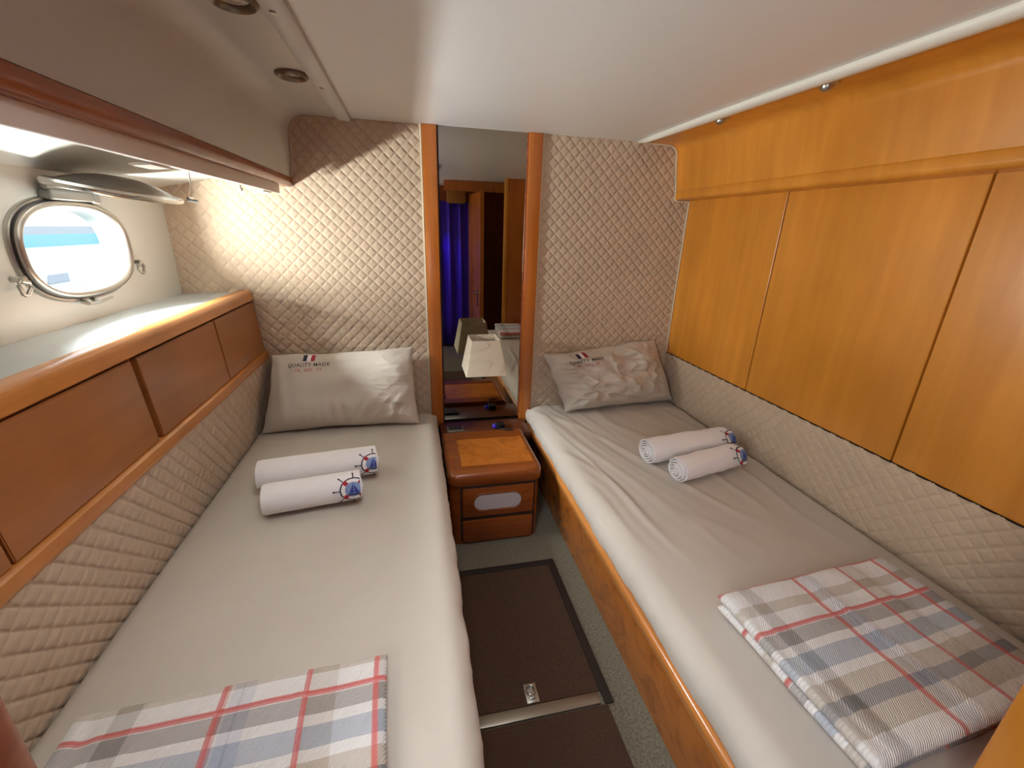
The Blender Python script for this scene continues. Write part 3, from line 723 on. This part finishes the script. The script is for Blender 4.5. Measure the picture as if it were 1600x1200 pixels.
towel('longer white rolled towel lying behind on the right berth', (.842, 1.325, zt-.002), (1.222, 1.372, zt-.002), .056, .86, 34, .018, .004, 23, .14, ec=.010)
towel('shorter white rolled towel with stepped spiral end in front on the right berth', (.888, 1.184, zt-.002), (1.172, 1.248, zt-.002), .050, .90, 30, .040, .004, 33, .16, ec=.012)

# ================================================================== FOLDED PLAID BLANKETS
def blanket(label, x0, x1, y0, y1, xr, yr, rot, th, z, seed, folds, lump):
    """folded cloth: outer fold on the x0 side (layers visible there); U,V in metres relative to the coral threads at (xr, yr)"""
    o = empty('folded_blanket', ((x0+x1)/2, (y0+y1)/2, z), label, 'blanket')
    c0 = Vector(((x0+x1)/2, (y0+y1)/2, 0)); Rm_ = Matrix.Rotation(rot, 3, 'Z')
    def place(x, y, zz): p = Rm_ @ Vector((x-c0.x, y-c0.y, 0))+c0; return (p.x, p.y, zz)
    lt = th/folds                                    # one folded layer pair
    V, Fc, uvs = [], [], []
    ny = 64
    for L_ in range(folds):
        zb = z+lt*L_; zt_ = zb+lt*.94; inset = (.012 if L_ < folds-1 else 0)+.004*L_*0; r = (zt_-zb)/2
        xa, xb = x0+inset*.6-(.006 if L_ == 0 else 0), x1-inset
        # closed outline in XZ: bottom right -> bottom left, round left fold, top left -> right, round right hem
        out = []
        nx = 44
        out += [(xb-r+(xa+r-xb+r)*i/6, zb, 'b') for i in range(7)]
        out += [(xa+r+r*math.cos(math.radians(270-180*i/8)), zb+r+r*math.sin(math.radians(270-180*i/8)), 'f') for i in range(1, 8)]
        out += [(xa+r+(xb-r-xa-r)*i/nx, zt_, 't') for i in range(nx+1)]
        out += [(xb-r+r*math.cos(math.radians(90-180*i/8)), zb+r+r*math.sin(math.radians(90-180*i/8)), 'e') for i in range(1, 8)]
        k = len(out); st = len(V)
        for j in range(ny+1):
            fy = j/ny; yy0 = y0+inset*.3; yy1 = y1-inset*.5
            y = yy0+(yy1-yy0)*fy
            # round the front and back hems of the layer
            e = min(fy*(yy1-yy0), (1-fy)*(yy1-yy0)); pinch = 1-max(0, 1-e/r)**2*.75
            for x, zz, kd in out:
                zc = zb+r; z2 = zc+(zz-zc)*pinch
                if L_ == folds-1 and kd in 'tfe':
                    z2 += lump*(nz(x*7, y*7, seed)+.5*nz(x*15, y*15, seed+2))*min(1, e/.02)*(1 if kd == 't' else .4)
                    if kd == 't':
                        q_ = (x-x0)/(x1-x0)
                        z2 += lump*1.6*max(0, ridge((x-xr)*9+y*1.2, y*1.0, seed+5)-.72)*2*min(1, e/.03)
                        dent = math.exp(-((x-(x0+.034))/.012)**2); z2 -= .006*dent*min(1, e/.05)
                yw = y+.006*nz(x*5, fy*2, seed+9)+.004*L_*0
                V.append(place(x+.004*nz(y*6, L_*3, seed), yw, z2))
                uu = (x-xr); 
                if kd == 'f': uu = (xa+r-xr)-(PI*r/8)*2
                uvs.append((uu+(.0 if L_ == folds-1 else .17), y-yr+(.0 if L_ == folds-1 else .08)))
        for j in range(ny):
            for i in range(k): Fc.append((st+j*k+i, st+j*k+(i+1) % k, st+(j+1)*k+(i+1) % k, st+(j+1)*k+i))
        Fc += [tuple(st+i for i in range(k)), tuple(st+ny*k+i for i in range(k))]
        if L_ < folds-1 or True:
            obj('fold_layer', (V, Fc), PLAID, o, 179, uvs); V, Fc, uvs = [], [], []
    return o
blanket('folded plaid blanket on the left berth, cut by the bottom of frame', -.582, -.075, .29, .658, -.354, .605, .035, .036, ZM+.010, 5, 2, .0030)
blanket('folded plaid blanket on the right berth with rolled left edge', .672, 1.184, .318, .680, .878, .562, .065, .052, ZM+.010, 15, 2, .0070)

# ================================================================== NIGHTSTAND
ns_ = empty('nightstand', (.285, 1.64, ZF), 'small cherry wood nightstand between the two berths', 'nightstand')
def rrect(x0, x1, y0, y1, r0, r1, k=6):
    """front corners (low y) rounded: r0 left, r1 right"""
    P = []
    P += [(x0+r0-r0*math.cos(PI/2*i/k), y0+r0-r0*math.sin(PI/2*i/k)) for i in range(k+1)]
    P += [(x1-r1+r1*math.sin(PI/2*i/k), y0+r1-r1*math.cos(PI/2*i/k)) for i in range(k+1)]
    return P+[(x1, y1), (x0, y1)]
ZT = -.89
obj('carcass', prism_z(rrect(.102, .470, 1.462, 1.98, .035, .035), ZF, -.945), W_NIGHT, ns_, 40)
rim = []
bm = bmesh.new()
Vo = rrect(.096, .476, 1.448, 1.818, .04, .04); 
levels = [(0.004, -.945), (0, -.938), (0, -.905), (.004, -.896), (.012, ZT)]
V = []; Fc = []; k = len(Vo)
def shrink(P, d):
    cx, cy = .286, 1.633
    return [(x+(d if x < cx else -d), y+(d if y < cy else 0)) for x, y in P]
for d, z in levels: V += [(x, y, z) for x, y in shrink(Vo, d)]
for l in range(len(levels)-1):
    for i in range(k): Fc.append((l*k+i, l*k+(i+1) % k, (l+1)*k+(i+1) % k, (l+1)*k+i))
# ring between the rounded outline and the rectangular inset
ix0, ix1, iy0, iy1 = .155, .452, 1.512, 1.752
inset = []
for x, y in shrink(Vo, .012):
    inset.append((min(max(x, ix0), ix1), min(max(y, iy0), iy1)))
b0 = len(V); V += [(x, y, ZT) for x, y in inset]; V += [(x, y, ZT-.004) for x, y in inset]
t0 = (len(levels)-1)*k
for i in range(k):
    Fc += [(t0+i, t0+(i+1) % k, b0+(i+1) % k, b0+i), (b0+i, b0+(i+1) % k, b0+k+(i+1) % k, b0+k+i)]
Fc.append(tuple(range(k)))
obj('top', (V, Fc), W_NIGHT, ns_, 35)
obj('inset_panel', box(ix0, ix1, iy0, iy1, ZT-.010, ZT-.004), BURL, ns_)
obj('rear_ledge', box(.100, .52, 1.819, YB-.017, -.955, -.912, .002), W_DARK, ns_, 40)
def drawer(z0, z1): return obj('drawer', box(.152, .441, 1.447, 1.470, z0, z1, .006), W_NIGHT, ns_, 40)
d1 = drawer(-1.088, -.957); drawer(-1.208, -1.105)
obj('face_recess', box(.146, .447, 1.455, 1.463, ZF+.02, -.948), DARK, ns_)
obj('plinth', box(.125, .45, 1.466, 1.50, ZF, -1.208), DARK, ns_)
pts = [(.232+.034*math.cos(math.radians(a)), -1.021+.034*math.sin(math.radians(a))) for a in range(90, 271, 15)]+[(.354+.034*math.cos(math.radians(a)), -1.021+.034*math.sin(math.radians(a))) for a in range(-90, 91, 15)]
o = obj('handle_inset', prism_y(pts, 1.4452, 1.4485), PILL, d1); o['label'] = 'grey-lilac pill-shaped finger pull'
pts2 = [(.232+.040*math.cos(math.radians(a)), -1.021+.040*math.sin(math.radians(a)), ) for a in range(90, 271, 15)]+[(.354+.040*math.cos(math.radians(a)), -1.021+.040*math.sin(math.radians(a))) for a in range(-90, 91, 15)]
obj('pull_rim', tube([(x, 1.4465, z) for x, z in pts2], .0035, 8, True), W_NIGHT, d1, 60)

# things on the ledge
ph = empty('phone', (.165, 1.90, -.912), 'dark flat device with pale rim lying on the ledge left of the mirror foot', 'phone')
obj('body', box(.128, .205, 1.862, 1.925, -.912, -.902, .003), mat('tarnished_rim', srgb(120, 112, 96), .5), ph, 40); obj('screen', box(.136, .200, 1.872, 1.922, -.903, -.9005, .001), BLACKP, ph)
ch = empty('usb_charger', (.375, 1.885, -.912), 'small black charger with a blue light and cable on the ledge', 'charger')
obj('body', box(.366, .405, 1.868, 1.905, -.912, -.884, .006), BLACKP, ch, 40)
obj('led', lathe((.356, 1.882, -.905), [(0, .018), (.008, .016), (.011, .008), (.011, 0)], 16), BLUELED, ch, 60)
obj('cable', tube([(.372, 1.868, -.893), (.372, 1.84, -.896), (.376, 1.815, -.884), (.40, 1.806, -.884), (.43, 1.803, -.886)], .0035, 8), BLACKP, ch, 60)

# ================================================================== LAMP in front of the mirror
lp = empty('wall_lamp', (.29, 1.99, -.66), 'small lamp with cream square shade in front of the mirror', 'lamp')
cx, cy, zb, zt_ = .290, 1.815, -.592, -.444
def sq(h, r, k=4):
    P = []
    for q in range(4):
        a0 = PI/4+q*PI/2; sx, sy = math.copysign(1, math.cos(a0)), math.copysign(1, math.sin(a0))
        for i in range(k+1):
            a = q*PI/2+PI/2*i/k; P.append((cx+sx*(h-r)+r*math.cos(a), cy+sy*(h-r)+r*math.sin(a)))
    return P
V, Fc = [], []; m_ = 6
for l in range(m_+1):
    f = l/m_; V += [(x, y, zb+(zt_-zb)*f) for x, y in sq(.088-.026*f, .006)]
k = len(sq(.1, .006))
for l in range(m_+1):
    f = 1-l/m_; V += [(x, y, zb+(zt_-zb)*f) for x, y in sq(.088-.026*f-.002, .005)]
tot = 2*(m_+1)
for l in range(tot): 
    for i in range(k): Fc.append((l*k+i, l*k+(i+1) % k, ((l+1) % tot)*k+(i+1) % k, ((l+1) % tot)*k+i))
obj('shade', (V, Fc), SHADE, lp, 40)
obj('shade_spider', join(tube([(cx-.055, cy, -.458), (cx+.055, cy, -.458)], .0015, 6), tube([(cx, cy-.055, -.458), (cx, cy+.055, -.458)], .0015, 6), tube([(cx, cy, -.53), (cx, cy, -.455)], .0025, 6)), SATIN, lp, 60)
obj('bulb', lathe((cx, cy, -.565), [(.012, 0), (.014, .01), (.022, .035), (.020, .05), (.010, .06), (0, .063)], 20), LENS, lp, 60)
obj('stem', join(lathe((cx, cy, -.632), [(0, 0), (.008, .002), (.009, .04), (.014, .045), (.014, .068), (.010, .070)], 20), tube([(cx, cy, -.620), (cx, cy+.09, -.640), (cx, cy+.165, -.640)], .006, 10)), BLACKP, lp, 60)
obj('wall_plate', box(cx-.022, cx+.022, 1.980, YB, -.672, -.608, .003), BLACKP, lp, 40)

# ================================================================== FLOOR HATCH
ht = empty('floor_hatch', (.29, 1.02, ZF), 'brown carpeted floor hatch with dark rubber edging between the berths', 'hatch')
obj('carpet_panel', box(.05, .462, .782, 1.278, ZF, ZF+.006, .002), BROWN, ht)
obj('rubber_edge', box(.05, .489, 1.280, 1.306, ZF, ZF+.007, .002), RUBBER, ht)
obj('rubber_edge', box(.463, .489, .745, 1.280, ZF, ZF+.007, .002), RUBBER, ht)
obj('metal_strip', box(.05, .452, .748, .780, ZF, ZF+.0075, .002), ALU, ht, 40)
lf = obj('lift_plate', box(.253, .288, .782+.003, .838, ZF+.005, ZF+.0085, .001), SATIN, ht, 40)
obj('lift_ring', tube([(.2705+.0125*math.cos(a), .818+.0135*math.sin(a), ZF+.011) for a in [2*PI*i/20 for i in range(20)]], .0024, 8, True), CHROME, lf, 60)
obj('ring_lug', box(.262, .279, .793, .803, ZF+.008, ZF+.0135, .002), SATIN, lf, 40)
mt = obj('carpet_mat', box(.05, .470, .262, .745, ZF, ZF+.005, .002), BROWN); tag(mt, 'plain brown carpet mat on the floor nearest the doorway', 'mat')

# ================================================================== OUTSIDE
bo = empty('moored_boat', (-3.4, 5.0, -1.3), 'white neighbouring boat with blue stripe seen through the porthole', 'boat')
def slab(za, zb_, xa, xb_, m, name): obj(name, prism_y([(xa, za), (xa+.02, za), (xb_+.02, zb_), (xb_, zb_)], 2.0, 9.0), m, bo)
slab(-1.3, -.28, -3.5, -3.3, BOATW, 'topsides'); slab(-.28, -.17, -3.3, -3.28, BOATB, 'blue_stripe'); slab(-.17, -.10, -3.28, -3.27, BOATG, 'rub_rail'); slab(-.10, .12, -3.29, -3.33, BOATW, 'bulwark')
for y in (4.6, 5.0): obj('boat_window', box(-3.37, -3.33, y, y+.28, -.62, -.44, .01), BOATG, bo)
wa = obj('water', box(-12, -1.2, -6, 16, -1.6, -1.5), WATER); tag(wa, 'harbour water outside the hull', None, None, 'structure')
